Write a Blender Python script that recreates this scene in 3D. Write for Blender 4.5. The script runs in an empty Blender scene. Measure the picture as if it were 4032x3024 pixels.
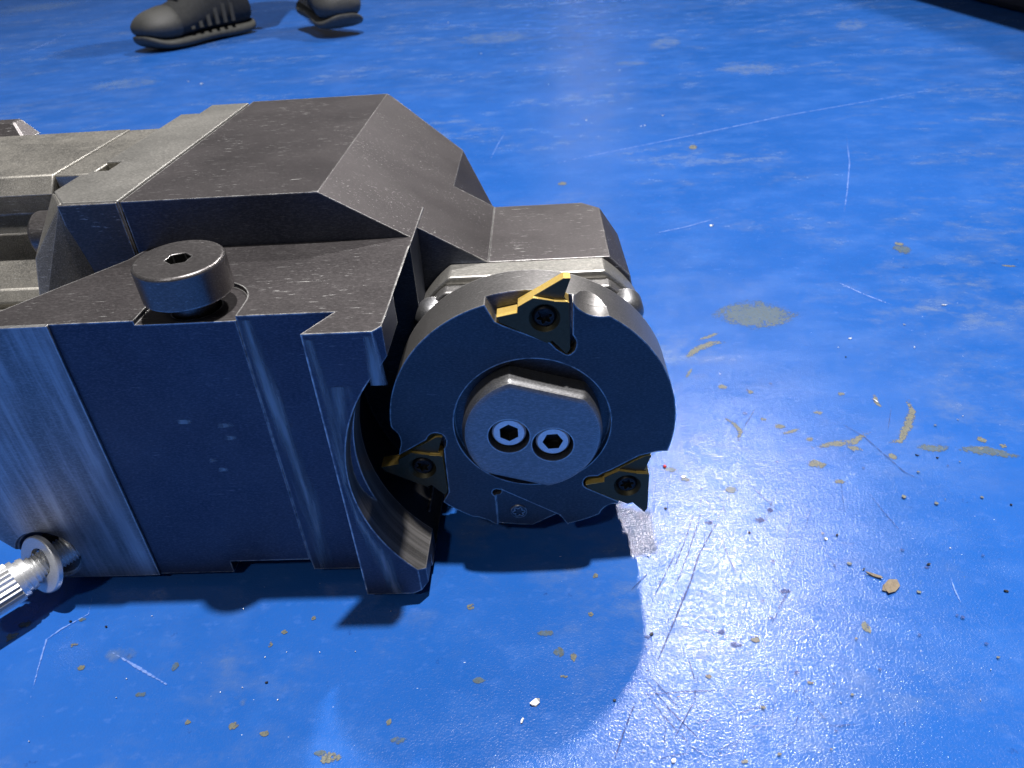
import bpy, bmesh, math, random
from math import sin, cos, pi, radians
from mathutils import Vector, Matrix
random.seed(7)
sc = bpy.context.scene
S = 0.265                      # one survey unit (camera height over the tool base) in metres
DL = 0.02                      # tool base stands this far over the floor
def V3(p): return Vector((p[0]*S, p[1]*S, (p[2]+DL)*S))

# ------------------------------------------------------------------ camera
cam_d = bpy.data.cameras.new('camera'); cam = bpy.data.objects.new('camera', cam_d)
sc.collection.objects.link(cam); sc.camera = cam
MR = ((0.9980, 0.0210, -0.0600), (-0.0379, -0.5615, -0.8266), (-0.0510, 0.8272, -0.5596))
_r = Vector(MR[0]).normalized(); _f = Vector(MR[2]).normalized()
_r = (_r - _f*_r.dot(_f)).normalized(); _u = _r.cross(_f)
cam.matrix_world = Matrix(((_r.x, _u.x, -_f.x, 0), (_r.y, _u.y, -_f.y, 0), (_r.z, _u.z, -_f.z, (1+DL)*S), (0, 0, 0, 1)))
cam_d.sensor_width = 36; cam_d.lens = 36*2850/4032
cam_d.clip_start = 0.01; cam_d.clip_end = 200
cam_d.dof.use_dof = True; cam_d.dof.focus_distance = 1.16*S; cam_d.dof.aperture_fstop = 22

# ------------------------------------------------------------------ world, lamps, exposure
w = bpy.data.worlds.new('World'); sc.world = w; w.use_nodes = True
wb = w.node_tree.nodes['Background']; wb.inputs[0].default_value = (0.80, 0.86, 1.0, 1); wb.inputs[1].default_value = 0.055
sc.view_settings.view_transform = 'Standard'; sc.view_settings.look = 'None'
sc.view_settings.exposure = 0.0; sc.view_settings.gamma = 1.0
def hall_lamp(name, loc, power, size, col=(1, .975, .99), target=(0, .24, .05)):
    l = bpy.data.lights.new(name, 'AREA'); l.shape = 'DISK'; l.size = size; l.energy = power; l.color = col
    o = bpy.data.objects.new(name, l); sc.collection.objects.link(o); o.location = loc
    d = Vector(target) - Vector(loc); o.rotation_euler = d.to_track_quat('-Z', 'Y').to_euler(); return o
def lamp_at(name, sx, sy, h, power, size, col=(1, .975, .99)):
    # a lamp whose shadows fall by (sx, sy) per unit of height near the tool
    b = Vector((0*S, .9*S, 0)); return hall_lamp(name, b + Vector((-sx, -sy, 1))*h, power, size, col)
lamp_at('high_bay_or_fill_lamp', -.075, -.092, 5.0, 385, .16)
lamp_at('high_bay_or_fill_lamp', -.25, -.82, 5.0, 255, .24)
lamp_at('high_bay_or_fill_lamp', .35, .75, 5.0, 55, .5)  # weak fill added behind the camera to brighten the gold insert edges
hall_lamp('high_bay_or_fill_lamp', (.9, 15.0, 4.2), 5, .5, target=(0, 2, 0))

# ------------------------------------------------------------------ helpers
def link(o, parent=None):
    sc.collection.objects.link(o)
    if parent is not None: o.parent = parent
    return o
def props(o, label=None, cat=None, group=None, kind=None):
    for k, v in (('label', label), ('category', cat), ('group', group), ('kind', kind)):
        if v: o[k] = v
    return o
def empty(name, loc=(0, 0, 0)):
    o = bpy.data.objects.new(name, None); o.empty_display_size = .02; o.location = loc; return link(o)
def mesh_obj(name, verts, faces, mat, parent=None, smooth=None, raw=False):
    me = bpy.data.meshes.new(name)
    me.from_pydata([tuple(v) if raw else tuple(V3(v)) for v in verts], [], faces)
    bm = bmesh.new(); bm.from_mesh(me); bmesh.ops.remove_doubles(bm, verts=bm.verts, dist=1e-7)
    bmesh.ops.recalc_face_normals(bm, faces=bm.faces)
    if smooth is not None:
        for f in bm.faces: f.smooth = True
        for e in bm.edges:
            if len(e.link_faces) == 2 and e.calc_face_angle(0) > radians(smooth): e.smooth = False
    bm.to_mesh(me); bm.free()
    if mat: me.materials.append(mat)
    return link(bpy.data.objects.new(name, me), parent)
def loft(rings, closed=True, cap=True):
    n = len(rings[0]); v = [p for r in rings for p in r]; f = []
    for k in range(len(rings)-1):
        for i in range(n if closed else n-1):
            j = (i+1) % n; f.append((k*n+i, k*n+j, (k+1)*n+j, (k+1)*n+i))
    if cap:
        f.append(tuple(range(n))[::-1]); f.append(tuple((len(rings)-1)*n+i for i in range(n)))
    return v, f
def prism_y(poly, y0, y1):       # poly of (x, z)
    return loft([[(x, y0, z) for x, z in poly], [(x, y1, z) for x, z in poly]])
def prism_z(poly, z0, z1):
    return loft([[(x, y, z0) for x, y in poly], [(x, y, z1) for x, y in poly]])
def prism_x(poly, x0, x1):
    return loft([[(x0, y, z) for y, z in poly], [(x1, y, z) for y, z in poly]])
def circle(cx, cz, r, n=64, a0=0, a1=2*pi, end=False):
    m = n if not end else n-1
    return [(cx+r*cos(a0+(a1-a0)*i/m), cz+r*sin(a0+(a1-a0)*i/m)) for i in range(n)]
def axis_frame(a):
    a = Vector(a).normalized(); t = Vector((0, 0, 1)) if abs(a.z) < .9 else Vector((0, 1, 0))
    u = a.cross(t).normalized(); return a, u, a.cross(u).normalized()
def lathe(c, a, prof, n=48, squash=None):   # prof: (along axis, radius)
    a, u, v = axis_frame(a); c = Vector(c); rings = []
    for t, r in prof: rings.append([tuple(c + a*t + (u*cos(2*pi*i/n) + v*sin(2*pi*i/n))*max(r, 1e-5)) for i in range(n)])
    return loft(rings)
def bevel(o, wdt=.0035, seg=2, ang=28):
    m = o.modifiers.new('bevel', 'BEVEL'); m.width = wdt*S; m.segments = seg; m.limit_method = 'ANGLE'; m.angle_limit = radians(ang); m.harden_normals = False
    return o
def apply_mods(o):
    dg = bpy.context.evaluated_depsgraph_get(); ev = o.evaluated_get(dg)
    me = bpy.data.meshes.new_from_object(ev); o.modifiers.clear(); o.data = me
def cut(o, tools, op='DIFFERENCE'):
    for v, f in tools:
        t = mesh_obj('cutter', v, f, None)
        m = o.modifiers.new('b', 'BOOLEAN'); m.operation = op; m.object = t; m.solver = 'EXACT'
        apply_mods(o); bpy.data.objects.remove(t, do_unlink=True)
    return o
def face_mat(o, mat, test):
    o.data.materials.append(mat); k = len(o.data.materials)-1
    for pg in o.data.polygons:
        if test(pg.normal): pg.material_index = k
    return o
def shade(o, ang=30):
    bm = bmesh.new(); bm.from_mesh(o.data)
    for f in bm.faces: f.smooth = True
    for e in bm.edges: e.smooth = not (len(e.link_faces) == 2 and e.calc_face_angle(0) > radians(ang))
    bm.to_mesh(o.data); bm.free(); return o

# ------------------------------------------------------------------ materials
class NT:
    def __init__(s, name):
        s.m = bpy.data.materials.new(name); s.m.use_nodes = True; s.t = s.m.node_tree; s.t.nodes.clear()
        s.out = s.n('ShaderNodeOutputMaterial'); s.tc = s.n('ShaderNodeTexCoord')
    def n(s, t, **k):
        o = s.t.nodes.new(t)
        for a, b in k.items():
            if a in ('operation', 'blend_type', 'data_type', 'noise_dimensions', 'feature', 'use_clamp', 'attribute_name', 'samples', 'distance', 'interpolation_type', 'normalize', 'musgrave_type'):
                setattr(o, a, b)
            else:
                o.inputs[a.replace('_', ' ')].default_value = b
        return o
    def l(s, a, b): s.t.links.new(a, b)
    def noise(s, scale, detail=4, rough=.55, stretch=None, rot=None, dist=0.0):
        mp = s.n('ShaderNodeMapping')
        if stretch: mp.inputs['Scale'].default_value = stretch
        if rot: mp.inputs['Rotation'].default_value = rot
        s.l(s.tc.outputs['Object'], mp.inputs[0])
        o = s.n('ShaderNodeTexNoise'); o.inputs['Scale'].default_value = scale; o.inputs['Detail'].default_value = detail
        o.inputs['Roughness'].default_value = rough; o.inputs['Distortion'].default_value = dist
        s.l(mp.outputs[0], o.inputs['Vector']); return o.outputs[0]
    def ramp(s, x, a, b, va=0., vb=1.):
        o = s.n('ShaderNodeMapRange'); o.inputs[1].default_value = a; o.inputs[2].default_value = b
        o.inputs[3].default_value = va; o.inputs[4].default_value = vb; s.l(x, o.inputs[0]); return o.outputs[0]
    def math(s, op, a, b=None):
        o = s.n('ShaderNodeMath'); o.operation = op
        for i, x in enumerate((a, b)):
            if x is None: continue
            if isinstance(x, (int, float)): o.inputs[i].default_value = x
            else: s.l(x, o.inputs[i])
        return o.outputs[0]
    def mix(s, f, a, b):
        o = s.n('ShaderNodeMix'); o.data_type = 'RGBA'
        for x, i in ((f, 0), (a, 6), (b, 7)):
            if isinstance(x, (int, float)): o.inputs[i].default_value = x
            elif isinstance(x, tuple): o.inputs[i].default_value = (*x, 1)
            else: s.l(x, o.inputs[i])
        return o.outputs[2]
    def bump(s, h, strength=.2, dist=.001, nrm=None):
        o = s.n('ShaderNodeBump'); o.inputs['Strength'].default_value = strength; o.inputs['Distance'].default_value = dist
        s.l(h, o.inputs['Height'])
        if nrm is not None: s.l(nrm, o.inputs['Normal'])
        return o.outputs[0]
    def finish(s, bsdf): s.l(bsdf.outputs[0], s.out.inputs[0]); return s.m

def steel(name, c0, c1, rough=(.34, .5), scratch=.5, wear_glint=1., stretch=(1, 3, 3), brush=0., spot=.4, metallic=.8, streak=0., smap=(1., 1., .06)):
    k = NT(name)
    big = k.noise(45, 6, .65); fine = k.noise(700, 4, .7, stretch)
    scr = k.noise(1500, 3, .7, (.09, .8, .8), (0, .1, .22), .3)      # short bright nicks
    nick = k.math('MULTIPLY', k.ramp(scr, .625, .70), k.ramp(k.noise(38, 4, .6), .38, .60, .12, 1.))
    sp = k.math('MULTIPLY', k.ramp(k.noise(900, 2, .5), .69, .74), k.ramp(k.noise(60, 4, .6), .5, .62))
    nick = k.math('MULTIPLY', k.math('MAXIMUM', nick, k.math('MULTIPLY', sp, spot*.35)), scratch)
    base = k.mix(k.ramp(big, .25, .78), c0, c1)
    base = k.mix(k.math('MULTIPLY', k.ramp(fine, .45, .68), .55), base, tuple(min(1, x*1.9) for x in c1))
    if streak:
        sk = k.noise(170, 5, .65, smap); base = k.mix(k.math('MULTIPLY', k.ramp(sk, .42, .66), streak), base, tuple(min(1, x*2.4) for x in c1))
        sk2 = k.noise(30, 4, .6, (1., 1., .25)); base = k.mix(k.math('MULTIPLY', k.ramp(sk2, .5, .7), .55), base, tuple(x*.45 for x in c0))
    bv = k.n('ShaderNodeBevel'); bv.samples = 6; bv.inputs[0].default_value = .0012
    geo = k.n('ShaderNodeNewGeometry'); dt = k.n('ShaderNodeVectorMath', operation='DOT_PRODUCT')
    k.l(bv.outputs[0], dt.inputs[0]); k.l(geo.outputs['Normal'], dt.inputs[1])
    ed = k.ramp(dt.outputs['Value'], .992, .90)  # edge lightening: bare metal wear plus highlights painted into the colour
    ed = k.math('MULTIPLY', ed, k.ramp(k.noise(260, 4, .65), .36, .56, .25, 1.))
    ed = k.math('MULTIPLY', ed, wear_glint)
    base = k.mix(k.math('MAXIMUM', ed, nick), base, (.78, .77, .73))
    p = k.n('ShaderNodeBsdfPrincipled'); p.inputs['Metallic'].default_value = metallic
    k.l(base, p.inputs['Base Color'])
    rr = k.math('ADD', k.ramp(k.noise(24, 4, .5), .3, .7, rough[0]+.03, rough[1]-.03), k.math('MULTIPLY', k.ramp(fine, .3, .7), .08)); k.l(rr, p.inputs['Roughness'])
    h = k.math('ADD', k.math('MULTIPLY', fine, .5), k.math('MULTIPLY', nick, .7))
    if brush:
        br = k.noise(700, 3, .6, (1., 1., .03)); h = k.math('ADD', h, k.math('MULTIPLY', br, brush))
    k.l(k.bump(h, .10, .0002), p.inputs['Normal'])
    return k.finish(p)
M_DARK = steel('blackened_steel', (.085, .077, .076), (.110, .100, .098), scratch=.8)
M_HEAD = steel('worn_dark_steel', (.080, .073, .072), (.108, .098, .096), scratch=.95, stretch=(1, 4, 4))
M_PLATE = steel('bare_ground_steel', (.30, .29, .26), (.44, .425, .38), rough=(.28, .42), scratch=.6)
M_GROUND = steel('brushed_steel', (.17, .17, .175), (.24, .24, .245), rough=(.36, .52), scratch=.15, brush=.9, metallic=1., spot=.1, streak=.7)
M_DISC = steel('smooth_tool_steel', (.060, .061, .066), (.082, .083, .088), rough=(.28, .42), scratch=.08, wear_glint=.7, spot=.1, metallic=1.)
M_FRONT = steel('clean_machined_face', (.052, .060, .085), (.084, .092, .118), rough=(.38, .50), scratch=.12, wear_glint=1., spot=.1, metallic=1.)  # clean finish; blue cast in the base imitates the floor's reflection
M_RIM = steel('turned_steel', (.19, .185, .175), (.25, .24, .23), rough=(.3, .42), scratch=.6)
M_HUB = steel('bright_turned_steel', (.20, .20, .20), (.25, .25, .25), rough=(.33, .45), scratch=.15, metallic=.9)
M_SCREW = steel('black_oxide_screw', (.115, .105, .10), (.15, .14, .135), rough=(.25, .4), scratch=.7)
M_SMALL = steel('small_screw_steel', (.008, .008, .009), (.018, .018, .018), rough=(.35, .5), scratch=.05, wear_glint=.04)
M_BRIGHT = steel('zinc_bright_steel', (.66, .67, .66), (.82, .82, .80), rough=(.30, .42), scratch=.2, wear_glint=.2, metallic=.7)
M_CAST = steel('rough_cast_steel', (.15, .145, .13), (.38, .36, .31), rough=(.34, .50), scratch=1., spot=.9, stretch=(3, 1, 3))
M_POCKET = steel('honed_pocket_steel', (.13, .125, .115), (.20, .19, .175), rough=(.3, .45), scratch=.3, streak=.8, smap=(.05, 2.2, .05), metallic=.75)
M_RECESS_SHADE = steel('recess_shade_steel', (.02, .02, .02), (.05, .05, .05), rough=(.35, .5), scratch=.1, wear_glint=.1)  # near black: shade painted into the deep pocket and the screw sockets
def gold():
    k = NT('gold_titanium_coating'); n = k.noise(900, 4, .6)
    p = k.n('ShaderNodeBsdfPrincipled'); p.inputs['Metallic'].default_value = .45
    k.l(k.mix(k.ramp(n, .35, .7), (.90, .60, .13), (.95, .70, .24)), p.inputs['Base Color'])
    p.inputs['Roughness'].default_value = .33; k.l(k.bump(n, .15, .0002), p.inputs['Normal']); return k.finish(p)
M_GOLD = gold()
def simple(name, col, rough=.6, metallic=0., nscale=300, var=.25, bump=.2):
    k = NT(name); n = k.noise(nscale, 5, .6)
    p = k.n('ShaderNodeBsdfPrincipled'); p.inputs['Metallic'].default_value = metallic; p.inputs['Roughness'].default_value = rough
    k.l(k.mix(n, tuple(c*(1-var) for c in col), tuple(min(1, c*(1+var)) for c in col)), p.inputs['Base Color'])
    k.l(k.bump(n, bump, .0008), p.inputs['Normal']); return k.finish(p)
M_FACE = simple('ground_carbide', (.075, .068, .040), .5, .8, 900, .25, .1)
M_SHOE = simple('black_shoe_mesh', (.024, .025, .024), .85, 0, 180, .8, 1.)
M_OVER = simple('shoe_overlay', (.050, .050, .044), .65, 0, 350, .6, .9)
M_SOLE = simple('grey_rubber_sole', (.06, .06, .052), .7, 0, 160, .5, .6)
M_LACE = simple('white_lace', (.7, .7, .68), .8)
M_TROUSER = simple('dark_work_trousers', (.03, .035, .05), .9, 0, 200, .3, .5)
M_BASE = simple('dark_painted_base', (.035, .028, .024), .55, 0, 20, .3, .2)
M_RED = simple('red_plastic', (.8, .06, .04), .4)
M_TAN = simple('tan_scale', (.22, .17, .11), .6, 0, 700, .5, .8)

def floor_mat():
    k = NT('worn_blue_floor_paint')
    a = k.noise(3.2, 7, .62); b = k.noise(22, 6, .6, (.8, 1.1, 1)); c = k.noise(160, 4, .6, (.8, 1.2, 1)); d = k.noise(1100, 2, .5)
    base = k.mix(k.ramp(a, .3, .7), (.010, .092, .365), (.024, .125, .46))
    base = k.mix(k.math('MULTIPLY', k.ramp(b, .50, .74), .35), base, (.06, .18, .52))
    base = k.mix(k.math('MULTIPLY', k.ramp(c, .58, .74), .3), base, (.09, .20, .55))
    base = k.mix(k.math('MULTIPLY', k.ramp(k.noise(70, 5, .7), .66, .74), .7), base, (.006, .03, .16))
    grime = k.math('MULTIPLY', k.ramp(k.noise(5.5, 6, .7, (.8, 1.2, 1)), .50, .66), k.ramp(k.noise(38, 5, .7, (.8, 1.2, 1)), .45, .7))
    base = k.mix(k.math('MULTIPLY', grime, .8), base, (.15, .20, .27))
    g2 = k.math('MULTIPLY', k.ramp(k.noise(2.2, 8, .72, (.8, 1.2, 1)), .47, .62), k.ramp(k.noise(14, 6, .7, (.8, 1.2, 1)), .40, .66))
    base = k.mix(k.math('MULTIPLY', g2, .3), base, (.13, .19, .34))
    fleck = k.ramp(k.noise(330, 3, .6, (.8, 1.6, 1)), .735, .77)
    base = k.mix(fleck, base, (.62, .70, .80))
    p = k.n('ShaderNodeBsdfPrincipled')
    k.l(base, p.inputs['Base Color'])
    k.l(k.math('ADD', k.ramp(b, .3, .7, .19, .27), k.math('MULTIPLY', k.ramp(grime, 0, 1), .15)), p.inputs['Roughness'])
    p.inputs['IOR'].default_value = 1.5
    pit = k.math('MULTIPLY', k.ramp(k.noise(620, 5, .75), .40, .56, .22, 1.), k.ramp(k.noise(110, 6, .8), .34, .54, .3, 1.))
    k.l(k.math('MULTIPLY', pit, .80), p.inputs['Specular IOR Level'])
    vo = k.n('ShaderNodeTexVoronoi'); vo.inputs['Scale'].default_value = 1350; vo.feature = 'SMOOTH_F1'
    k.l(k.tc.outputs['Object'], vo.inputs['Vector'])
    h = k.math('ADD', k.math('MULTIPLY', vo.outputs[0], .7), k.math('MULTIPLY', k.noise(1150, 2, .6), 1.3))
    nm = k.bump(h, .26, .00036)
    k.l(nm, p.inputs['Normal'])
    return k.finish(p)
M_FLOOR = floor_mat()
def decal(name, c0, c1, rough=.5, scale=800, hard=.35, bias=.38, amax=1., metallic=0., stretch=None):
    k = NT(name); at = k.n('ShaderNodeAttribute', attribute_name='rim')
    n = k.noise(scale, 5, .65, stretch); m = k.noise(scale*.25, 3, .6, stretch)
    v = k.math('ADD', at.outputs['Fac'], k.math('MULTIPLY', k.math('SUBTRACT', k.math('ADD', k.math('MULTIPLY', n, .5), k.math('MULTIPLY', m, .5)), .5), 4.4))
    al = k.math('MULTIPLY', k.ramp(v, bias, bias+hard), amax)
    p = k.n('ShaderNodeBsdfPrincipled'); p.inputs['Roughness'].default_value = rough; p.inputs['Metallic'].default_value = metallic
    k.l(k.mix(k.ramp(n, .35, .65), c0, c1), p.inputs['Base Color']); k.l(al, p.inputs['Alpha'])
    k.l(k.bump(n, .4, .0005), p.inputs['Normal']); return k.finish(p)
D_TAN = decal('bare_concrete', (.09, .100, .082), (.165, .165, .12))
D_OIL = decal('dull_stain', (.09, .17, .26), (.11, .12, .08), .34, 500, .5, .2, .75)
D_LIGHT = decal('pale_scuff', (.16, .30, .78), (.30, .45, .85), .5, 500, .6, .3, .6)
D_DARK = decal('dark_scratch', (.01, .03, .14), (.02, .05, .22), .5, 1200, .5, .3, .7)
D_FAINT = decal('thin_worn_paint', (.10, .20, .42), (.16, .25, .40), .45, 130, .8, .4, .45)

# ------------------------------------------------------------------ floor
fl = mesh_obj('floor', [(-12, -4, 0), (14, -4, 0), (14, 22, 0), (-12, 22, 0)], [(0, 1, 2, 3)], M_FLOOR, raw=True)
props(fl, 'worn glossy blue painted workshop floor', None, None, 'structure')
def on_floor(px, py):           # where the surveyed ray through a point of the picture meets the floor
    d = [(px-2016)/2850., (py-1512)/2850., 1.]
    v = Vector([sum(MR[i][j]*d[i] for i in range(3)) for j in range(3)])
    t = -(1+DL)/v.z; return Vector((v.x*t*S, v.y*t*S, 0))
LAY = [0.00012]
def patch(name, pts, mat, wid=None, taper=False, label=None):
    """an area of floor paint worn through: pts along its middle (metres), wid its half widths"""
    LAY[0] += .000004; z = LAY[0]; n = len(pts); vs = []; fs = []; rim = []
    R = 4
    for i, p in enumerate(pts):
        q = pts[min(i+1, n-1)] - pts[max(i-1, 0)]; s_ = Vector((-q.y, q.x, 0)).normalized()
        e = min(i, n-1-i)/max(1, (n-1)/2); ends = min(1, e*2.2) if n > 2 else 1
        for k in range(-R, R+1):
            u = k/R; vs.append((p.x + s_.x*wid[i]*u, p.y + s_.y*wid[i]*u, z)); rim.append((1-u*u)*(ends if n > 3 else 1))
    W = 2*R+1
    for i in range(n-1):
        for k in range(W-1): fs.append((i*W+k, i*W+k+1, (i+1)*W+k+1, (i+1)*W+k))
    me = bpy.data.meshes.new(name); me.from_pydata(vs, [], fs); me.materials.append(mat)
    a = me.attributes.new('rim', 'FLOAT', 'POINT')
    for i, r in enumerate(rim): a.data[i].value = r
    o = link(bpy.data.objects.new(name, me), fl)
    if label: o['label'] = label
    return o
def stroke(name, px, mat, w, label=None, sub=6):
    """px: picture measurements (x, y) of a mark lying on the floor, w: half width in millimetres at its middle"""
    P = [on_floor(*p) for p in px]; out = []
    for i in range(len(P)-1):
        for k in range(sub): out.append(P[i].lerp(P[i+1], k/sub))
    out.append(P[-1]); n = len(out)
    wid = [w*(.0026 if mat in (D_TAN, D_OIL) else .0011)*(.35+.65*sin(pi*min(1, max(0, i/(n-1))))) for i in range(n)]
    return patch(name, out, mat, wid, label=label)
def blob(name, px, py, rx, ry, mat, label=None):
    """a spot rx by ry picture pixels across, measured on the floor"""
    a, b = on_floor(px-rx, py), on_floor(px+rx, py); c, d = on_floor(px, py-ry), on_floor(px, py+ry)
    n = 9; out = [a.lerp(b, i/(n-1)) for i in range(n)]; hw = (c-d).length/2
    return patch(name, out, mat, [hw*max(.12, sin(pi*(i+.35)/(n-.3))) for i in range(n)], label=label)

# ------------------------------------------------------------------ the milling head
root = empty('milling_head', V3((-.3, 1.2, -DL)))
props(root, 'dark steel right angle milling head with slotting disc cutter lying on blue floor', 'milling head')
ROOTP = []
def P(o): ROOTP.append(o); return o
H = .527
CX, CZ = -.0308, .264
# front block: top outline and bottom outline (x, y)
top = [(-.856, .897), (-.4435, .897), (-.4425, .8985), (-.2985, .898), (-.332, .8375), (-.2345, .8375), (-.2235, .851), (-.2215, 1.207), (-.2215, 1.30), (-.66, 1.30), (-.690, 1.158), (-.703, 1.118)]
bot = [(-1.06, .897), (-.4435, .897), (-.4425, .8985), (-.2985, .898), (-.332, .8375), (-.2345, .8375), (-.2235, .851), (-.2215, 1.207), (-.2215, 1.30), (-.66, 1.30), (-.72, 1.158), (-.75, 1.118)]
v, f = loft([[(x, y, 0) for x, y in bot], [(x, y, H) for x, y in top]])
blk = mesh_obj('front_block', v, f, M_DARK, None)
tools = [prism_y(circle(-.0154, .2637, .2994, 160), .7, .945),
         prism_y(circle(-.0154, .2637, .335, 160), .9449, 1.12),
         prism_y([(-.5905, -.05), (-.5905, .0275), (-.4435, .0275), (-.4415, .004), (-.4355, -.05)], .8, 1.5),
         prism_y([(-1.3, -.1), (-.914, -.1), (-.914, .0), (-.990, .103), (-1.10, .25), (-1.3, .3)], .8, 1.5),
         prism_y([(-.2235, -.02), (-.2495, -.02), (-.2495, .0), (-.2235, .014), (-.2235, .03), (-.1, .03), (-.1, -.02)], .8, .90),
         prism_z([(-.5915, .88), (-.4425, .88), (-.4425, .9425)] + [(-.517+.0745*cos(a), .9425+.0745*sin(a)) for a in [pi*i/24 for i in range(1, 24)]] + [(-.5915, .9425)], H-.007, H+.1),
         lathe((-.517, .9425, H-.2), (0, 0, 1), [(0, .036), (.3, .036)], 40),
         lathe((-.915, .80, .062), (0, 1, 0), [(0, .062), (.092, .058), (.120, .030), (.22, .030)], 48)]
cut(blk, tools); shade(blk, 25); face_mat(blk, M_FRONT, lambda n: n.y < -.8 or (n.z < .5 and n.x > .3))
blk.data.materials.append(M_POCKET); blk.data.materials.append(M_RECESS_SHADE)
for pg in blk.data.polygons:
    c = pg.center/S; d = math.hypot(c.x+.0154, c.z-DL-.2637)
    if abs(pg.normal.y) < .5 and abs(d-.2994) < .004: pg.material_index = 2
    if c.y > .946 and c.x > -.37 and c.z-DL < .50 and (abs(d-.335) < .006 or pg.normal.y < -.5) and c.y < 1.13: pg.material_index = 3  # deep pocket faces blackened as painted shade
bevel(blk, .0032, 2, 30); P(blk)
# thin ground side plate at the left end of the block's front (edge of it slants)
v, f = prism_y([(-.856, .5268), (-.7177, .5268), (-.7285, .0006), (-.9135, .0006), (-.9895, .103), (-1.04, .18)], .8925, .8972)
sp = mesh_obj('side_plate', v, f, M_GROUND); cut(sp, [lathe((-.915, .80, .062), (0, 1, 0), [(0, .062), (.092, .058), (.120, .030)], 48)]); bevel(sp, .001, 1); P(sp)
# narrow lighter strip (guide edge) between the two upright edges
v, f = prism_y([(-.4435, .524), (-.4385, .524), (-.4315, .001), (-.4355, .001)], .8955, .8985)

def face_band(name, pts, wid, y, mat):
    vs = []; fs = []; rim = []; R = 4; n = len(pts)
    for i, (x, z) in enumerate(pts):
        for k in range(-R, R+1):
            u = k/R; vs.append(tuple(V3((x+wid[i]*u, y, z)))); rim.append((1-abs(u))**1.2*1.0)
    W = 2*R+1
    for i in range(n-1):
        for k in range(W-1): fs.append((i*W+k, i*W+k+1, (i+1)*W+k+1, (i+1)*W+k))
    me = bpy.data.meshes.new(name); me.from_pydata(vs, [], fs); me.materials.append(mat)
    a = me.attributes.new('rim', 'FLOAT', 'POINT')
    for i, r in enumerate(rim): a.data[i].value = r
    o = link(bpy.data.objects.new(name, me), blk); return o
D_WORN = decal('polished_wear', (.20, .20, .20), (.33, .33, .33), .42, 160, .9, .15, .95, 1., (1, 1, .08))
D_GREASE = decal('dull_smear', (.02, .02, .02), (.04, .04, .04), .6, 90, 1.2, .3, .6, .3, (1, 1, .3))
face_band('wear_band', [(-.4290, .520), (-.4240, .40), (-.4180, .26), (-.4160, .13), (-.4200, .004)], [.016, .020, .024, .024, .018], .8975, D_WORN)
face_band('wear_band', [(-.3230, .518), (-.3190, .40), (-.3200, .26)], [.012, .014, .010], .8368, D_WORN)
face_band('wear_band', [(-.2420, .52), (-.2400, .48), (-.2420, .44)], [.010, .013, .016], .8368, D_WORN)
face_band('wear_band', [(-.2950, .44), (-.3130, .34), (-.3220, .26), (-.3150, .18), (-.2900, .09), (-.2780, .004)], [.030, .014, .008, .010, .024, .022], .8366, D_WORN)
0 and face_band('smear', [(-.62, .50), (-.60, .30), (-.61, .06)], [.09, .11, .09], .8970, D_GREASE)
for x0, z0, w_ in ((-.575, .345, .012), (-.515, .335, .016), (-.512, .31, .012), (-.555, .265, .010), (-.545, .245, .009)):
    face_band('etched_mark', [(x0, z0-.004), (x0+.004, z0), (x0+.001, z0+.004)], [w_, w_*1.1, w_], .8968, D_WORN)
# ground foot behind, carries the head
P(bevel(mesh_obj('foot', *prism_z([(-.80, 1.02), (-.24, 1.02), (-.24, 1.5), (-.80, 1.5)], -DL, .02), M_DARK), .003))

# head body: front wall y 1.158 left of x -.2245, y 1.208 right of it; slope z = .6135-.606(x+.3694)
def sl(x): return .6135-.606*(x+.3694)
HX0, HX1, HXE = -.7045, -.3694, -.1017
prof = [(HX0, .0), (HX0, .6135), (HX1, .6135), (-.1835, sl(-.1835)), (HXE, sl(HXE)), (HXE, .05), (-.2, .0)]
body = mesh_obj('head_body', *prism_y(prof, 1.158, 1.862), M_HEAD)
cut(body, [prism_z([(-.2245, 1.0), (.3, 1.0), (.3, 1.208), (-.2245, 1.208)], -.1, .7),
           # slanted rear corner of the slope
           prism_z([(-.3655, 1.866), (-.1845, 1.742), (-.1020, 1.575), (.2, 1.3), (.3, 2.2), (-.3, 2.2)], -.1, .8),
           # steeper facet behind the shoulder
           loft([[(-.1835, 1.487, .5005), (.0, 1.487, .5005-1.25*.1835), (.0, 1.487, .8), (-.1835, 1.487, .8)],
                 [(-.1835, 2.0, .5005), (.0, 2.0, .5005-1.25*.1835), (.0, 2.0, .8), (-.1835, 2.0, .8)]])])
face_mat(body, M_FRONT, lambda n: n.y < -.8); bevel(body, .0036, 2, 18); P(body)
# cap (spindle housing shoulder)
cap = mesh_obj('spindle_housing', *loft([[(-.1017, 1.2085, .05), (.150, 1.2085, .05), (.1655, 1.2085, .10), (.1655, 1.2085, .36), (.1558, 1.2085, .412), (.1176, 1.2085, .4515), (-.1017, 1.2085, .4515)],
                                       [(-.1017, 1.486, .05), (.150, 1.486, .05), (.160, 1.486, .10), (.160, 1.486, .36), (.150, 1.486, .412), (.1176, 1.486, .4515), (-.1017, 1.486, .4515)]]), M_HEAD)
cut(cap, [prism_z([(.083, 1.4865), (.1195, 1.450), (.150, 1.405), (.30, 1.25), (.30, 1.6), (.083, 1.6)], -.1, .8)])
bevel(cap, .0034, 2, 22); P(cap)
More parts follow.
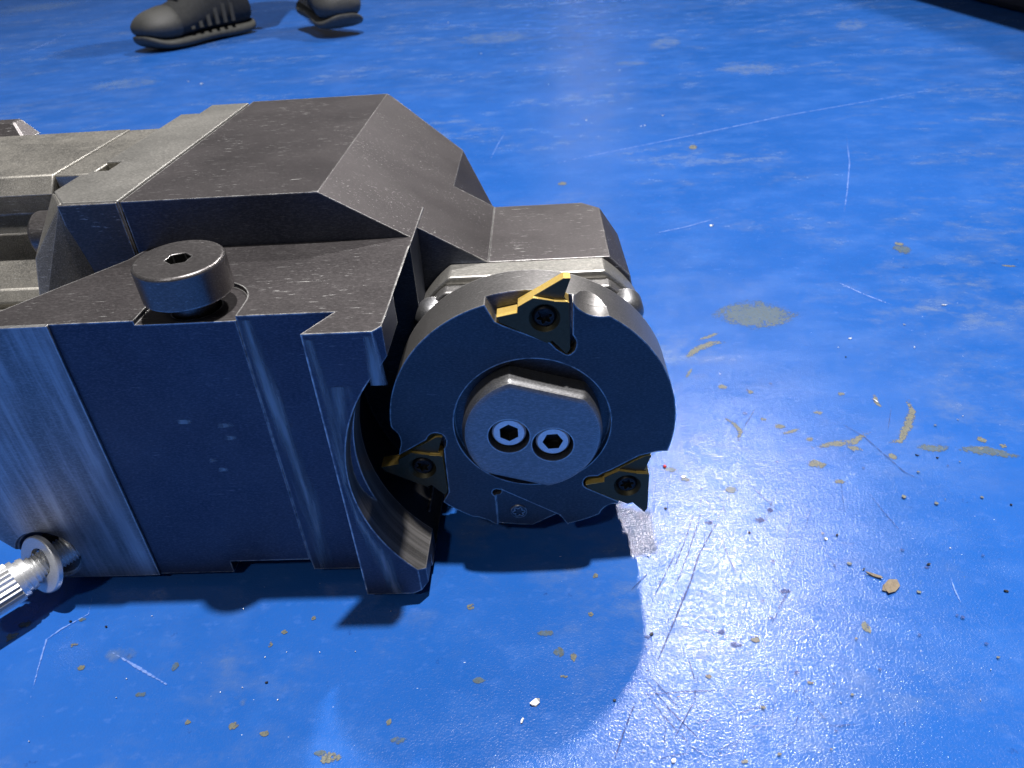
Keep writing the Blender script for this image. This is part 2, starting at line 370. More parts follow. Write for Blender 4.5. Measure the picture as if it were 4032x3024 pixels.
# clamp plate with joint line
pl = mesh_obj('clamp_plate', *prism_z([(-.7065, 1.1575), (-.806, 1.160), (-.856, 1.226), (-.856, 1.3188), (-.8445, 1.3190), (-.8445, 1.757), (-.800, 1.757), (-.800, 1.838), (-.7065, 1.838)], .12, .6165), M_PLATE)
cut(pl, [prism_z([(-.852, 1.335), (-.812, 1.335), (-.812, 1.392), (-.852, 1.392)], .585, .7),
         loft([[(-.95, 1.10, .6), (-.80, 1.10, .66), (-.95, 1.10, .66)], [(-.95, 1.30, .598), (-.83, 1.30, .66), (-.95, 1.30, .66)]]),
         loft([[(-.90, 1.12, .10), (-.72, 1.12, .10), (-.90, 1.12, .40)], [(-.90, 1.25, .10), (-.78, 1.25, .10), (-.90, 1.25, .40)]])])
bevel(pl, .0028, 2, 25); P(pl)
hb = bmesh.new()
for q in [(-.8100, 1.1585, .614), (-.8600, 1.2270, .614), (-.8780, 1.1400, .530), (-.9000, 1.1050, .400), (-.785, 1.1500, .400), (-.799, 1.1560, .50), (-.785, 1.21, .400), (-.86, 1.235, .400), (-.81, 1.19, .6135)]:
    hb.verts.new(V3(q))
bmesh.ops.convex_hull(hb, input=hb.verts)
hme = bpy.data.meshes.new('plate_corner'); hb.to_mesh(hme); hb.free(); hme.materials.append(M_CAST)
P(bevel(link(bpy.data.objects.new('plate_corner', hme)), .002, 1))
v, f = prism_z([(-.8125, 1.1550), (-.7095, 1.1550), (-.7095, 1.1580), (-.8125, 1.1605)], .2, .614)
P(bevel(mesh_obj('plate_face', v, f, M_DARK), .0012, 1))
# adapter on the left, profile (y, z) swept along x
ap = [(1.338, .6135), (1.655, .6135), (1.70, .58), (1.70, .0), (1.30, .0), (1.255, .20), (1.185, .34), (1.185, .425), (1.20, .445), (1.262, .452), (1.33, .462), (1.375, .485), (1.395, .52), (1.385, .56), (1.340, .577), (1.312, .582)]
ad = mesh_obj('adapter', *prism_x(ap, -1.75, -.921), M_CAST, smooth=32); bevel(ad, .003, 2, 32); P(ad)
ap2 = [(1.335, .6115), (1.655, .6115), (1.68, .57), (1.68, .0), (1.30, .0), (1.25, .2), (1.22, .34), (1.25, .44), (1.37, .50), (1.36, .57), (1.335, .58)]
P(bevel(mesh_obj('adapter_collar', *prism_x(ap2, -.9195, -.846), M_CAST, smooth=32), .003, 2, 32))
lug = mesh_obj('lug', *loft([[(-1.75, 1.652, .60), (-1.17, 1.652, .60), (-1.17, 1.72, .60), (-1.75, 1.72, .60)], [(-1.75, 1.69, .636), (-1.205, 1.69, .636), (-1.205, 1.72, .636), (-1.75, 1.72, .636)]]), M_DARK)
P(bevel(lug, .003, 1))
rib = mesh_obj('rib', *prism_x([(1.055, .20), (1.18, .20), (1.18, .415), (1.075, .415)], -1.75, -.96), M_CAST); P(bevel(rib, .003, 1))
web = mesh_obj('web', *prism_z([(-.96, 1.06), (-.80, 1.10), (-.74, 1.17), (-.74, 1.25), (-.96, 1.20)], .05, .425), M_CAST); P(bevel(web, .003, 1))

def hexpoly(r, rot=0): return [(r*cos(rot+pi*k/3), r*sin(rot+pi*k/3)) for k in range(6)]
def socket_screw(name, c, a, r, L, sock, mat, depth=None, rot=.2, shank=None, parent=None, lobes=0, cham=.08):
    """c = centre of the head's outer face, a = outward axis"""
    a_, u, w_ = axis_frame(a); c = Vector(c)
    prof = [(-L, r*.97), (-L+r*.04, r), (-r*cham, r), (0, r*(1-cham))]
    o = mesh_obj(name, *lathe(c, a_, prof, 72 if r > .03 else 48), mat, smooth=35)
    d = depth or L*.6
    if lobes:
        pts = []
        for i in range(48):
            t = 2*pi*i/48; rr = sock*(.80+.20*cos(lobes*t)); pts.append((rr*cos(t+rot), rr*sin(t+rot)))
    else: pts = hexpoly(sock, rot)
    cut(o, [loft([[tuple(c+u*x+w_*y+a_*t) for x, y in pts] for t in (-d, .02)])]); shade(o, 32)
    o.data.materials.append(M_RECESS_SHADE)
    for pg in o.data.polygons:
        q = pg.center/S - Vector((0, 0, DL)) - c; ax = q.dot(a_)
        if (q - a_*ax).length < sock*1.02 and (abs(pg.normal.dot(a_)) < .5 or ax < -d*.8) and ax > -d*1.05: pg.material_index = 1  # socket interior coloured dark to stand in for shade
    if r > .03: bevel(o, .0014, 2, 40)
    if shank:
        s_ = mesh_obj('shank', *lathe(c-a_*L, a_, [(-shank[1], shank[0]), (.001, shank[0])], 32), mat, smooth=40); s_.parent = o
    return o
# big cap screw standing proud in its counterbore
cs = socket_screw('cap_screw', (-.5195, .9415, .6005), (.018, -.038, 1), .0643, .0533, .0180, M_SCREW, .03, .35, (.033, .12), cham=.05)
cs['label'] = 'large socket head screw raised out of its counterbore'; P(cs)
# screw on the left of the clamp plate
s2 = socket_screw('side_screw', (-.928, 1.245, .530), (-1, 0, 0), .044, .075, .02, M_SCREW, .03, .2, cham=.18); P(s2)

# bearing flange behind the disc
def clipc(r, ztop, n=120, xl=9.):
    out = []
    for x, z in circle(-.033, .264, r, n):
        out.append((max(-.033-xl, min(-.033+xl, x)), min(z, ztop)))
    # drop doubled points on the flat
    res = [out[0]]
    for p in out[1:]:
        if (p[0]-res[-1][0])**2+(p[1]-res[-1][1])**2 > 1e-7: res.append(p)
    return res
fg = mesh_obj('bearing_flange', *prism_y(clipc(.232, .4515, xl=.2), 1.150, 1.2075), M_PLATE); bevel(fg, .004, 2, 22); P(fg)
fg2 = mesh_obj('retaining_ring', *prism_y(clipc(.226, .4385, xl=.19), 1.118, 1.149), M_RIM); bevel(fg2, .004, 2, 22); P(fg2)
P(mesh_obj('spindle_neck', *lathe((-.033, 1.055, .264), (0, 1, 0), [(0, .14), (.07, .14)], 64), M_DARK, smooth=40))
for x, z in ((.137, .396), (-.198, .396), (-.2, .13), (.137, .13)):
    P(mesh_obj('flange_screw', *lathe((x, 1.13, z), (0, -1, 0), [(0, .030), (.030, .030), (.042, .024), (.048, .012), (.049, .001)], 40), M_HUB, smooth=50))

# ---------------- slotting disc
Y0, Y1, YP = .963, 1.062, .9905
Rd = .2375
def arc(a0, a1, r=Rd, n=40): return [(CX+r*cos(radians(a0+(a1-a0)*i/(n-1))), CZ+r*sin(radians(a0+(a1-a0)*i/(n-1)))) for i in range(n)]
front = arc(105, 178, n=50) + [(-.2663, .2668), (-.2620, .2612), (-.2585, .2562), (-.2563, .2475), (-.2559, .2381), (-.2575, .2300), (-.2599, .2232), (-.2626, .2125), (-.2630, .2098)] + \
  [(-.2122, .2407), (-.2087, .2475), (-.2037, .2523), (-.1970, .2546), (-.1906, .2539), (-.1840, .2512), (-.1798, .2453), (-.1779, .2363), (-.1800, .2260), (-.1839, .2199), (-.1850, .2000), (-.1858, .1510), (-.1865, .1197), (-.1976, .0992)] + \
  arc(-135, -121, n=10) + [(-.1470, .0573), (-.1396, .0566), (-.1200, .0470), (-.1084, .0369), (-.1039, .0367), (-.0669, .0311), (-.0402, .0288), (.0052, .0550), (.0125, .0526), (.0253, .0304)] + \
  arc(-76, -61.5, n=12) + [(.0860, .0640), (.0910, .0704), (.0975, .0762), (.1041, .0789), (.1105, .0800), (.1162, .0807), (.1175, .0845)] + \
  [(.0600, .1190), (.0545, .1245), (.0532, .1326), (.0545, .1385), (.0570, .1425), (.0605, .1455), (.0645, .1471), (.0795, .1472), (.0870, .1530), (.1020, .1600), (.1500, .1905), (.1812, .1984), (.1983, .1990)] + \
  arc(-15.5, 58.8, n=50) + [(.0931, .4708), (.0798, .4673), (.0725, .4685), (.0653, .4710), (.0590, .4750), (.0529, .4798), (.0438, .4907), (.0400, .4915), (.0392, .4351), (.0430, .4290), (.0451, .4212), (.0445, .4140), (.0418, .4064), (.0353, .4004), (.0310, .3993), (.0267, .4008), (.0200, .4060), (.0130, .4115), (.0042, .4226), (-.0670, .4565), (-.0790, .4640)]
back = arc(58.8, 178, n=80) + [(-.2663, .2668), (-.2620, .2612), (-.2585, .2562), (-.2563, .2475), (-.2559, .2381), (-.2575, .2300), (-.2599, .2232), (-.2626, .2125), (-.262, .200), (-.262, .178), (-.196, .132), (-.1976, .0992)] + \
  arc(-135, -121, n=10) + [(-.1470, .0573), (-.1396, .0566), (-.1200, .0470), (-.1084, .0369), (-.1039, .0367), (-.0669, .0311), (-.0402, .0288), (.0052, .0550), (.0125, .0526), (.0253, .0304)] + \
  arc(-76, -61.5, n=12) + [(.0860, .0640), (.0910, .0704), (.0975, .0762), (.1041, .0789), (.1105, .0800), (.1162, .0807), (.1300, .0800), (.1600, .0700), (.1650, .0850), (.1665, .1500), (.1677, .1647), (.1785, .1910), (.1812, .1984), (.1983, .1990)] + arc(-15.5, 58.0, n=60)
disc = mesh_obj('cutter_disc', *prism_y(front, Y0, YP+.0004), M_DISC)
cut(disc, [prism_y(back, YP, Y1)], 'UNION')
stud = lambda x, y, z, r: lathe((x, y, z), (0, 1, 0), [(0, r), (.5, r)], 48)
cut(disc, [lathe((CX, .9, CZ), (0, 1, 0), [(0, .1312), (.078, .1312)], 128),                      # hub recess
           lathe((.0852, .965, .516), (0, 1, 0), [(.085*sin(t), .051*cos(t)) for t in [-pi/2+pi*i/24 for i in range(25)]], 48),   # chip scoop
           # rear insert seat seen from the front: shallow triangular step
           prism_y([(-.1035, .0300), (-.1035, .1130), (-.1010, .1215), (-.0930, .1225), (-.0850, .1170), (.0120, .0545), (.0050, .0500), (-.04, .0200)], .9, Y0+.004),
           lathe((-.1005, .9, .1150), (0, 1, 0), [(0, .0085), (.078, .0085)], 24)])
shade(disc, 22); face_mat(disc, M_RIM, lambda n: abs(n.y) < .6); bevel(disc, .0016, 2, 40); P(disc)
# inserts: three-cornered, all turned the same way
c_ = (-.003, .4675)
seg = [(-.0407, .0111), (-.0397, .0205), (.0301, .0614), (.0407, .0608)]
tri = []
for k in range(3):
    a = -2*pi*k/3
    tri += [(x*cos(a)-z*sin(a), x*sin(a)+z*cos(a)) for x, z in seg]
def insert(cx, cz, parent, label):
    y0 = Y0-.0015
    ins = mesh_obj('cutting_insert', *prism_y([(cx+x, cz+z) for x, z in tri], y0, YP-.0006), M_GOLD)
    chip = []
    for k in range(3):                    # lowered tip field at each corner
        a = -2*pi*k/3
        pts = [(-.0190, .0355), (.0155, .0278), (.0420, .0255), (.0600, .0750), (-.0100, .0560)]
        chip.append(prism_y([(cx+x*cos(a)-z*sin(a), cz+x*sin(a)+z*cos(a)) for x, z in pts], .9, y0+(.0065 if k == 0 else .0006)))
    cut(ins, [chip[0], lathe((cx, .9, cz), (0, 1, 0), [(0, .0245), (y0-.9+.001, .0235), (y0-.9+.009, .0175), (.12, .0175)], 40)])
    ins.data.materials.append(M_FACE)
    for pg in ins.data.polygons:
        ctr = pg.center/S
        if abs(pg.normal.y) > .95 or math.hypot(ctr.x-cx, ctr.z-DL-cz) < .026: pg.material_index = 1
    shade(ins, 25); bevel(ins, .0006, 1, 40); ins.parent = parent; ins['label'] = label
    s_ = socket_screw('insert_screw', (cx, y0+.0035, cz), (0, -1, 0), .0195, .02, .0125, M_SMALL, .012, .26, lobes=6, cham=.25); s_.parent = parent
    return ins
insert(c_[0], c_[1], disc, 'gold edged triangular insert at the top of the disc')
insert(-.2262, .1797, disc, 'gold edged triangular insert at the left of the disc')
insert(.1312, .1235, disc, 'gold edged triangular insert at the right of the disc')
sx = socket_screw('insert_screw', (-.0640, Y0+.0022, .0640), (0, -1, 0), .0185, .02, .0105, M_DISC, .012, .1, lobes=6, cham=.2); sx.parent = disc
# the bottom screw sits in a ring of its own
# hub cap
hub_poly = []
for i in range(160):
    t = 2*pi*i/160; x, z = CX+.1155*cos(t), CZ+.1155*sin(t)
    n1 = Vector((.0403, .1298)).normalized(); d1 = n1.dot(Vector((-.0767, .3793)))
    e = n1.dot(Vector((x, z)))-d1
    if e > 0: x -= n1.x*e; z -= n1.y*e
    n2 = Vector((-.0318, -.0978)).normalized(); d2 = n2.dot(Vector((-.1091, .1839)))
    e = n2.dot(Vector((x, z)))-d2
    if e > 0: x -= n2.x*e; z -= n2.y*e
    hub_poly.append((x, z))
def inset(poly, k): return [(CX+(x-CX)*k, CZ+(z-CZ)*k) for x, z in poly]
rings = [[(x, .985, z) for x, z in hub_poly], [(x, .943, z) for x, z in hub_poly], [(x, .9365, z) for x, z in inset(hub_poly, .985)], [(x, .9325, z) for x, z in inset(hub_poly, .955)], [(x, .9305, z) for x, z in inset(hub_poly, .91)], [(x, .930, z) for x, z in inset(hub_poly, .86)]]
hub = mesh_obj('hub_cap', *loft(rings), M_HUB, smooth=30)
hs = [(-.0687, .2675), (.0024, .2467)]
cut(hub, [lathe((x, .9, z), (0, 1, 0), [(0, .0342), (.075, .0342)], 64) for x, z in hs]); shade(hub, 28); P(hub)
for (x, z), r_ in zip(hs, (pi/6, 0.05)):
    s_ = socket_screw('hub_screw', (x+.0003, .935, z+.0035), (0, -1, 0), .0281, .03, .0172, M_BRIGHT, .02, r_, cham=.10); s_.parent = hub

# set bolt part way out of the hole low on the left
ba = Vector((-.62, -.78, -.02)).normalized(); bc = Vector((-.889, .893, .066))
thr = []
for i in range(0, 14):
    t = -.03+i*.0058; thr += [(t, .0225), (t+.0029, .0262)]
bolt = mesh_obj('set_bolt', *lathe(bc, ba, thr+[(.054, .024), (.0555, .030), (.064, .0315), (.065, .0295), (.070, .0295), (.071, .0345), (.080, .0345)], 40), M_BRIGHT, smooth=40)
bolt['label'] = 'bright threaded bolt sticking out of the hole in the side plate'; P(bolt)
nk = 26; a_, u_, w2 = axis_frame(ba); rr = []
for t in (.080, .0805, .17, .171):
    rr.append([tuple(bc + a_*t + (u_*cos(2*pi*i/(2*nk))+w2*sin(2*pi*i/(2*nk)))*((.0372 if i % 2 else .0335) if .0802 < t < .1705 else .0335)) for i in range(2*nk)])
kh = mesh_obj('knurled_head', *loft(rr), M_BRIGHT); kh.parent = bolt
wa = (ba+Vector((.25, .0, .35))).normalized()
ws = mesh_obj('washer', *lathe(bc+ba*.030, wa, [(0, .051), (.0015, .053), (.009, .053), (.0105, .051)], 64), M_BRIGHT, smooth=40)
cut(ws, [lathe(bc+ba*.01, wa, [(0, .0265), (.06, .0265)], 40)]); shade(ws, 35); ws.parent = bolt

bpy.context.view_layer.update()
inv = Matrix.Translation(-root.location)
for o in ROOTP:
    o.parent = root; o.matrix_parent_inverse = inv

# ------------------------------------------------------------------ person: shoes and trouser legs
def shoe(name, parent, heel, yaw, lift=0., pitch=0.):
    L = .30
    st = [  # x along, half width, top, bottom
        (0.000, .020, .045, .012), (0.006, .030, .075, .004), (.03, .036, .100, .0), (.06, .037, .110, .0), (.09, .037, .108, .0), (.12, .038, .096, .002),
        (.16, .043, .080, .002), (.20, .050, .066, .0), (.24, .052, .060, .0), (.27, .047, .056, .003), (.29, .034, .048, .010), (.30, .018, .036, .018)]
    def build(nm, zf0, zf1, grow, mat, par, x0=-1.):
        rings = []
        for x, wd, t, b in st:
            if x < x0: continue
            ring = []; n = 20; z0 = b+zf0; z1 = zf1(t)
            for i in range(n):
                a = 2*pi*i/n; cy = cos(a); sz = sin(a)
                ww = (wd+grow)*(1 if z1 < .04 else (1-.38*max(0, sz)))
                yy = ww*math.copysign(abs(cy)**.7, cy); zz = (z0+z1)/2+(z1-z0)/2*math.copysign(abs(sz)**.75, sz)
                ring.append((x+(grow if x > .15 else -grow), yy, zz))
            rings.append(ring)
        vs, fs = loft(rings); o = mesh_obj(nm, vs, fs, mat, par, smooth=60, raw=True)
        m = o.modifiers.new('s', 'SUBSURF'); m.levels = m.render_levels = 2; return o
    up = build(name, .015, lambda t: t, 0, M_SHOE, parent)
    so = build('sole', 0., lambda t: .019 if t > .05 else .026, .0025, M_SOLE, up)
    build('toe_cap', .012, lambda t: t+.0022, .0016, M_OVER, up, .20)
    for k in range(3):
        x0 = .150+.020*k; zt = .0895-.0085*k
        mesh_obj('lace', *lathe((x0, -.020, zt-.002), (.12, 1, 0), [(0, .002), (.003, .0034), (.036, .0034), (.039, .002)], 8), M_LACE if k == 0 else M_SOLE, up, smooth=60, raw=True)
    for k in range(4):
        x0 = .10+.022*k; zt = .103-.0095*k+.003
        o = mesh_obj('lace', *lathe((x0, -.026, zt-.004), (0, 1, 0), [(0, .003), (.004, .0046), (.048, .0046), (.052, .003)], 8), M_LACE if k in (0, 2) else M_OVER, up, smooth=60, raw=True)
    for sy in (-1, 1):
        for k in range(6):       # side overlays
            x0 = .07+.024*k
            pts = [(x0, sy*(.0370+.0015*k), .026), (x0+.010, sy*(.0385+.0015*k), .026), (x0+.000, sy*.0295, .088-.006*k), (x0-.010, sy*.0295, .088-.006*k)]
            q = [(x, y+sy*.0025, z) for x, y, z in pts]
            mesh_obj('overlay', pts+q, [(0, 1, 2, 3), (4, 5, 6, 7), (0, 1, 5, 4), (1, 2, 6, 5), (2, 3, 7, 6), (3, 0, 4, 7)], M_OVER, up, raw=True)
    up.location = heel + Vector((0, 0, lift)) - parent.location; up.rotation_euler = (0, pitch, yaw)
    return up
toe1, heel1 = on_floor(560, 212), on_floor(985, 122)
person = empty('person', (heel1.x, heel1.y+.2, 0))
props(person, 'person in black lace-up safety shoes walking past behind the milling head', 'person')
d1 = (toe1-heel1); yaw1 = math.atan2(d1.y, d1.x)
sh1 = shoe('shoe', person, heel1, yaw1); sh1.scale = (1.1, 1.25, 1.5)
sh2c = on_floor(1215, 150)
sh2 = shoe('shoe', person, on_floor(1165, 150)+Vector((0, .17, 0)), radians(-55), .038, radians(6)); sh2.scale = (.85, 1.15, 1.6)
def leg(h, top):
    n = 16; rings = []
    for t, r in ((0, .060), (.12, .062), (.35, .070), (.48, .075), (.7, .088), (.95, .10), (1.0, .09)):
        c = h.lerp(top, t); rings.append([(c.x+r*cos(2*pi*i/n), c.y+r*1.1*sin(2*pi*i/n), c.z) for i in range(n)])
    return loft(rings)
hp = Vector((heel1.x+.17, heel1.y+.25, .9))
def rel(v): return [tuple(Vector(p)-person.location) for p in v]
v, f = leg(heel1+Vector((.02, .05, .11)), hp+Vector((-.09, 0, 0))); v2, f2 = leg(sh2c+Vector((.02, .25, .16)), hp+Vector((.09, 0, 0)))
mesh_obj('trousers', rel(v)+rel(v2), f+[tuple(i+len(v) for i in q) for q in f2], M_TROUSER, person, smooth=60, raw=True)

# ------------------------------------------------------------------ dark machine base in the far right corner
a = on_floor(3790, -5); b = on_floor(4032, 56); dr = (b-a).normalized(); nr = Vector((-dr.y, dr.x, 0))
if nr.x < 0: nr = -nr
a2 = a - dr*4.0; b2 = b + dr*1.0
q = [a2, b2, b2+nr*1.2, a2+nr*1.2]
cab = mesh_obj('machine_base', [(p.x, p.y, z) for z in (.0, .9) for p in q], [(3, 2, 1, 0), (4, 5, 6, 7), (0, 1, 5, 4), (1, 2, 6, 5), (2, 3, 7, 6), (3, 0, 4, 7)], M_BASE, raw=True)
bm_ = cab.modifiers.new('b', 'BEVEL'); bm_.width = .012; bm_.segments = 2
ov = [a2 - nr*.16, b2 - nr*.16, b2 + nr*1.1, a2 + nr*1.1]  # unseen overhang, added to throw shade on the corner of the floor
hd = mesh_obj('added_shade_overhang', [(p.x, p.y, z) for z in (.55, .95) for p in ov], [(3, 2, 1, 0), (4, 5, 6, 7), (0, 1, 5, 4), (1, 2, 6, 5), (2, 3, 7, 6), (3, 0, 4, 7)], M_BASE, raw=True)
hd.parent = cab
props(cab, 'dark brown machine base standing on the floor in the far right corner', 'machine base')

# ------------------------------------------------------------------ worn marks in the floor paint
g = lambda u, v: (2600+.7232*u, 1200+.7232*v)
blob('stain', 2975, 1240, 175, 62, D_OIL, 'large dull oval stain')
for pts, wd, m in [
    ([(2680, 1428), (2745, 1375), (2800, 1352), (2860, 1345)], 1.5, D_TAN), ([(2740, 1345), (2790, 1325), (2832, 1310)], .9, D_TAN),
    ([(3195, 1765), (3270, 1750), (3360, 1740), (3430, 1692)], 1.25, D_TAN), ([(3330, 1760), (3400, 1772)], .9, D_TAN),
    ([(3572, 1570), (3590, 1620), (3575, 1680), (3545, 1735), (3490, 1745)], 1.2, D_TAN),
    ([(3440, 1545), (3452, 1585), (3475, 1610)], .7, D_TAN), ([(2845, 1640), (2890, 1670), (2915, 1700), (2905, 1740)], .7, D_TAN),
    ([(3590, 1760), (3680, 1765), (3750, 1760)], 1.5, D_OIL), ([(3760, 1770), (3880, 1775), (4032, 1800)], 1.8, D_OIL),
    ([(3150, 1690), (3080, 1710)], .7, D_TAN), ([(3170, 1735), (3205, 1725)], .8, D_TAN),
    ([(2700, 1490), (2725, 1450)], .6, D_TAN), ([(3935, 1045), (4010, 1050)], .8, D_TAN)]:
    stroke('worn_patch', pts, m, wd)
for x, y, rx, ry, m in [
    (3216, 1830, 42, 20, D_TAN), (3305, 1898, 25, 13, D_TAN), (3515, 1798, 20, 16, D_TAN), (3865, 1732, 22, 14, D_TAN), (3860, 1766, 14, 8, D_TAN), (3950, 1755, 16, 14, D_TAN),
    (2845, 1524, 20, 11, D_TAN), (2955, 1545, 14, 9, D_TAN), (3312, 1552, 18, 9, D_TAN), (3070, 1680, 26, 12, D_TAN), (3220, 1625, 22, 9, D_TAN), (3005, 1652, 15, 9, D_TAN),
    (3552, 980, 38, 24, D_OIL), (3540, 960, 20, 10, D_TAN), (2730, 580, 20, 12, D_TAN), (2215, 724, 22, 10, D_TAN), 
    (3410, 2470, 22, 28, D_TAN), (3032, 2010, 14, 10, D_DARK), (2640, 1850, 24, 12, D_OIL), (1855, 2390, 20, 18, D_TAN), (2345, 2270, 16, 12, D_TAN), (2325, 2418, 14, 12, D_TAN),
    (2258, 2585, 16, 24, D_TAN), (2200, 2570, 26, 22, D_OIL), (2150, 2495, 42, 16, D_OIL), (1885, 2680, 28, 14, D_OIL), (2220, 2665, 20, 8, D_TAN), (1300, 2985, 55, 30, D_TAN), (1260, 2965, 30, 14, D_OIL),
    (1532, 2845, 12, 18, D_TAN), (1570, 2915, 36, 20, D_OIL), (920, 2860, 22, 18, D_TAN), (740, 2845, 14, 14, D_TAN), (1045, 2890, 26, 12, D_TAN), (555, 2735, 28, 12, D_OIL), (1065, 2540, 12, 18, D_TAN),
    (1235, 2435, 12, 12, D_TAN), (1120, 2490, 14, 10, D_TAN), (690, 2625, 16, 20, D_OIL), (320, 2630, 18, 14, D_TAN), (325, 2440, 20, 10, D_OIL), (290, 2540, 22, 9, D_TAN), (100, 2460, 30, 16, D_OIL),
    (50, 2505, 26, 22, D_OIL), (940, 2770, 40, 26, D_FAINT), (950, 2750, 46, 30, D_FAINT), (470, 2580, 90, 40, D_FAINT), (2620, 170, 75, 34, D_FAINT), (2480, 250, 80, 16, D_FAINT), (2950, 270, 150, 34, D_FAINT), (3350, 100, 80, 30, D_FAINT),
    (500, 330, 150, 26, D_FAINT), (150, 30, 120, 20, D_FAINT), (1950, 150, 180, 30, D_FAINT), (2990, 2050, 24, 14, D_DARK), (2880, 1930, 26, 16, D_OIL), (2700, 1890, 24, 10, D_OIL), (3090, 2330, 26, 12, D_DARK), (3650, 2235, 14, 8, D_DARK), (2790, 2060, 20, 10, D_DARK),
    (2550, 2510, 16, 9, D_DARK), (2900, 2540, 30, 14, D_DARK), (2840, 2490, 18, 14, D_DARK), (2930, 3000, 20, 14, D_TAN), (3190, 2690, 18, 8, D_TAN), (2975, 2520, 26, 14, D_TAN), (2790, 2665, 16, 10, D_TAN)]:
    blob('worn_patch', x, y, rx, ry, m)
for pts, wd, m in [
    ([(1980, 690), (2300, 620), (2720, 535), (3100, 455), (3500, 385), (4032, 290)], 1.1, D_LIGHT),
    ([(3330, 520), (3345, 640), (3335, 760), (3318, 870)], .55, D_LIGHT), ([(1995, 515), (1960, 570), (1925, 640)], .5, D_LIGHT), ([(1760, 545), (1880, 530), (1995, 515)], .5, D_LIGHT),
    ([(2530, 930), (2700, 895), (2860, 850)], .7, D_LIGHT), ([(3270, 1100), (3400, 1160), (3530, 1210)], .8, D_LIGHT), ([(370, 2330), (350, 2420), (240, 2480), (185, 2520), (150, 2640), (120, 2760)], .5, D_LIGHT),
    ([(440, 2570), (560, 2640), (680, 2710)], .7, D_LIGHT), ([(1590, 80), (1900, 110), (2300, 120)], 1.6, D_LIGHT), ([(300, 120), (120, 200), (0, 230)], 1.5, D_LIGHT),
    ([(3740, 2270), (3760, 2330), (3790, 2390)], .35, D_LIGHT)]:
    stroke('scratch', pts, m, wd)
for pts, wd in [
    ([(2880, 1925), (2810, 2080), (2750, 2190), (2720, 2290), (2650, 2460), (2600, 2580), (2560, 2660)], .5), ([(2515, 2740), (2480, 2820), (2440, 2930), (2410, 3024)], .4),
    ([(2780, 1960), (2710, 2180), (2650, 2330)], .3), ([(2740, 2000), (2690, 2150), (2630, 2300)], .3), ([(2700, 2100), (2560, 2380)], .25), ([(2830, 2100), (2870, 2200), (2920, 2300)], .25),
    ([(2510, 2740), (2700, 2725), (2860, 2722)], .3), ([(2520, 2650), (2640, 2800), (2800, 2960)], .3), ([(2520, 2700), (2620, 2830), (2740, 2960)], .25), ([(2540, 2640), (2700, 2820)], .25),
    ([(2700, 2560), (2730, 2660), (2745, 2720)], .25), ([(2650, 2460), (2800, 2490), (2950, 2530)], .25), ([(3260, 1640), (3400, 1720), (3560, 1860), (3640, 1900)], .35), ([(3510, 1600), (3495, 1700)], .25),
    ([(3410, 1930), (3480, 2020), (3560, 2110)], .3), ([(2980, 1600), (2920, 1700)], .4), ([(2920, 1180+700), (3100, 2050)], .3), ([(3050, 2420), (3120, 2300)], .25), ([(2740, 2750), (2650, 2920)], .25), ([(2480, 2330), (2560, 2250)], .3)]:
    stroke('scratch', pts, D_DARK, wd)

rs = random.Random(5)
for i in range(70):            # fine hairline scratches where the light catches the floor
    x, y = rs.gauss(2850, 260), rs.uniform(1950, 3000); a = rs.choice((1.15, 1.25, 2.3, .1))+rs.gauss(0, .22); L = rs.uniform(40, 190)
    if x < 2540: continue
    c1, s1 = cos(a)*L, -sin(a)*L
    stroke('scratch', [(x-c1/2, y-s1/2), (x+rs.uniform(-6, 6), y+rs.uniform(-6, 6)), (x+c1/2, y+s1/2)], D_DARK if i % 4 else D_LIGHT, rs.uniform(.10, .2), sub=3)
for i in range(60):            # pinhead pits and dark grains in the paint
    x, y = rs.uniform(2450, 4000), rs.uniform(1500, 3000); q = rs.uniform(4, 13)
    if x < 2700 and y < 2100: continue
    blob('pit', x, y, q, q*.6, D_DARK if i % 3 else D_TAN)
# ------------------------------------------------------------------ metal chips and crumbs lying about
def chip(name, px, py, sx_, sy_, rot, mat, curl=.3, thick=.0004, label=None, cat=None, group=None):
    c = on_floor(px, py); n = 7; vs = []; fs = []
    rnd = random.Random(int(px*7+py))
    for layer in (0, 1):
        for i in range(n):
            t = 2*pi*i/n; r = rnd.uniform(.65, 1.1); x = cos(t)*sx_*r; y = sin(t)*sy_*r
            vs.append((x*cos(rot)-y*sin(rot), x*sin(rot)+y*cos(rot), .0003+curl*abs(x)*abs(x)/max(sx_, 1e-6)+layer*thick))
    fs = [tuple(range(n))[::-1], tuple(range(n, 2*n))]+[(i, (i+1) % n, n+(i+1) % n, n+i) for i in range(n)]
    o = mesh_obj(name, vs, fs, mat, raw=True); o.location = c; props(o, label, cat, group); return o
GC = 'small metal chips scattered on the blue floor'
big = [(795, 331, .0045, .0028, .1, 'bright blocky chip on the floor below the left shoe'), (742, 322, .0022, .0030, .8, 'small pale chip just left of the bright blocky chip below the shoe'),
       (2106, 2770, .0023, .0016, .6, 'crumpled bright chip in the shadow near the bottom middle'), (2056, 2840, .0006, .0013, -.3, 'thin bright flake below the crumpled chip near the bottom'),
       (2652, 2998, .0013, .0009, .7, 'white flake at the bottom edge right of the shadow'), (2554, 2190, .0011, .0007, .5, 'white flake on the floor just below the right insert'),
       (2800, 890, .0022, .0012, .1, 'pale chip on the floor right of the spindle housing'), (2690, 1880, .0014, .0009, .2, 'white chip right of the disc near the red bead'),
       (3446, 1580, .0005, .0028, .4, 'narrow silver curl on the floor at the right'), (3716, 1204, .0025, .0004, -.1, 'long white sliver at the far right'),
       (3346, 1335, .0014, .0006, .0, 'short white sliver below the oval stain'), (3250, 2125, .0007, .0009, .4, 'small pale grain beside the dark scratches')]
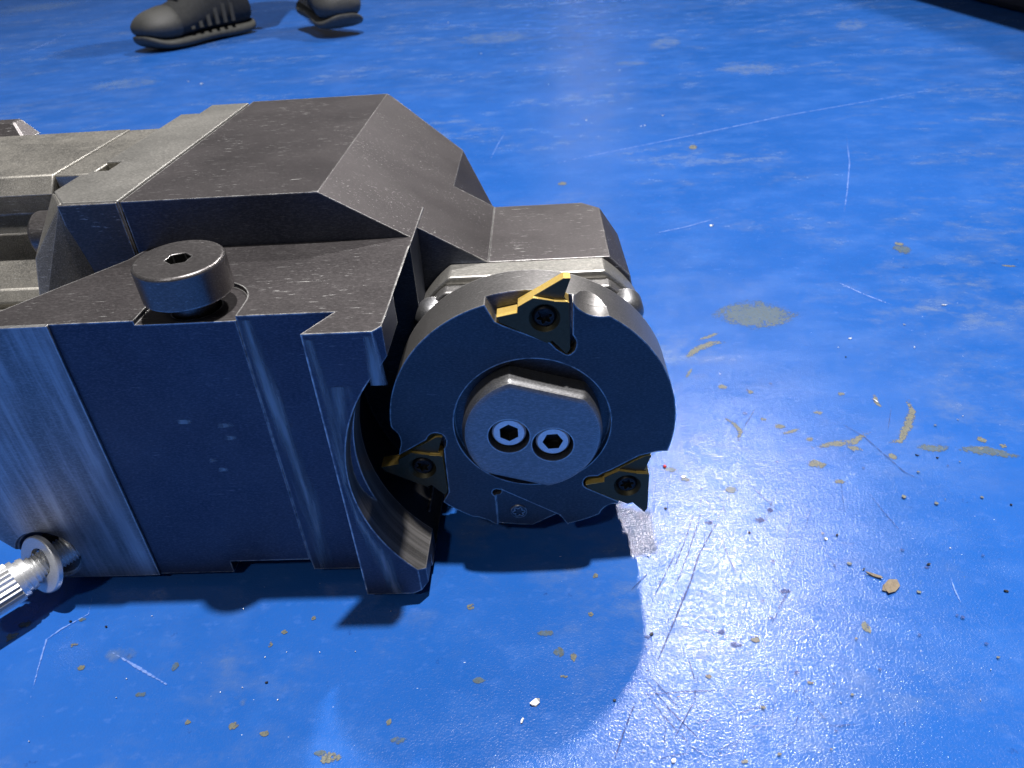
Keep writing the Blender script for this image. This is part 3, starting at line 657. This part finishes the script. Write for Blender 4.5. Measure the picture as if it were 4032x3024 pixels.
for x, y, a_, b_, r_, lb in big: chip('metal_chip', x, y, a_, b_, r_, M_BRIGHT, label=lb, cat='metal chip')
chip('rust_flake', 3505, 2315, .0050, .0032, .7, M_TAN, .15, .0006, 'largest brown flake on the floor at the lower right', 'flake')
chip('rust_flake', 3442, 2270, .0042, .0009, -.5, M_TAN, .2, .0006, 'thin brown sliver beside the largest brown flake', 'flake')
def near(x, y):
    """where on the floor, told by what stands there"""
    if y < 700: return 'beyond the spindle housing' if x > 1500 else 'behind the milling head'
    if x > 2660 and y < 1500: return 'right of the disc rim near the oval stain'
    if x > 3300 and y < 2300: return 'among the tan worn streaks at the right'
    if x > 2600: return 'on the pebbled glare at the lower right'
    if y < 2480: return 'just in front of the shadow under the block'
    if x < 400: return 'in the lower left corner below the threaded bolt'
    return 'in the wide shadow in front of the block'
sm = [(1540, 2410), (1400, 2568), (960, 2400), (600, 2428), (500, 2675), (117, 2922), (460, 2750), (290, 2265), (1130, 2570), (1260, 2572), (955, 2710), (870, 2728), (1045, 2590), (1095, 2758), (2538, 496), (2525, 498), (2610, 456),
      (2160, 333), (2440, 278), (2310, 476), (1895, 213), (1765, 90), (2290, 880), (3770, 1655), (3560, 1280), (3300, 1370), (3790, 1640), (2835, 1475), (3900, 2640), (3860, 2760), (3310, 2770), (3600, 1370), (3740, 2160)]
for i, (x, y) in enumerate(sm):
    k = max(.6, on_floor(x, y).length/.35*.8)
    chip('metal_chip', x, y, .0006*k*random.uniform(.7, 1.5), .00035*k*random.uniform(.7, 1.4), random.uniform(0, 3), M_BRIGHT, .5, .0003, 'tiny bright metal speck lying '+near(x, y), 'metal chip', GC+', '+near(x, y))
dk = [(1770-1350, 2470), (280, 2450), (1050, 2690), (3295, 2110), (3655, 2225), (3400, 2245), (2565, 2500), (2620, 2005), (3610, 1795), (3690, 1805), (3330, 1408), (3980, 1990), (3960, 2330), (2420, 2760), (2950, 2100)]
for i, (x, y) in enumerate(dk):
    chip('dark_crumb', x, y, random.uniform(.0006, .0013), random.uniform(.0004, .0007), random.uniform(-.5, .8), M_SMALL, .2, .0005, 'small dark crumb lying '+near(x, y), 'crumb', 'dark crumbs '+near(x, y))
rb = mesh_obj('red_bead', *lathe((0, 0, 0), (0, 0, 1), [(0, .0002), (.0002, .0007), (.0008, .0010), (.0014, .0007), (.0016, .0002)], 14), M_RED, smooth=60, raw=True)
rb.location = on_floor(2617, 1841); props(rb, 'tiny red bead on the floor right of the lower right insert', 'bead')
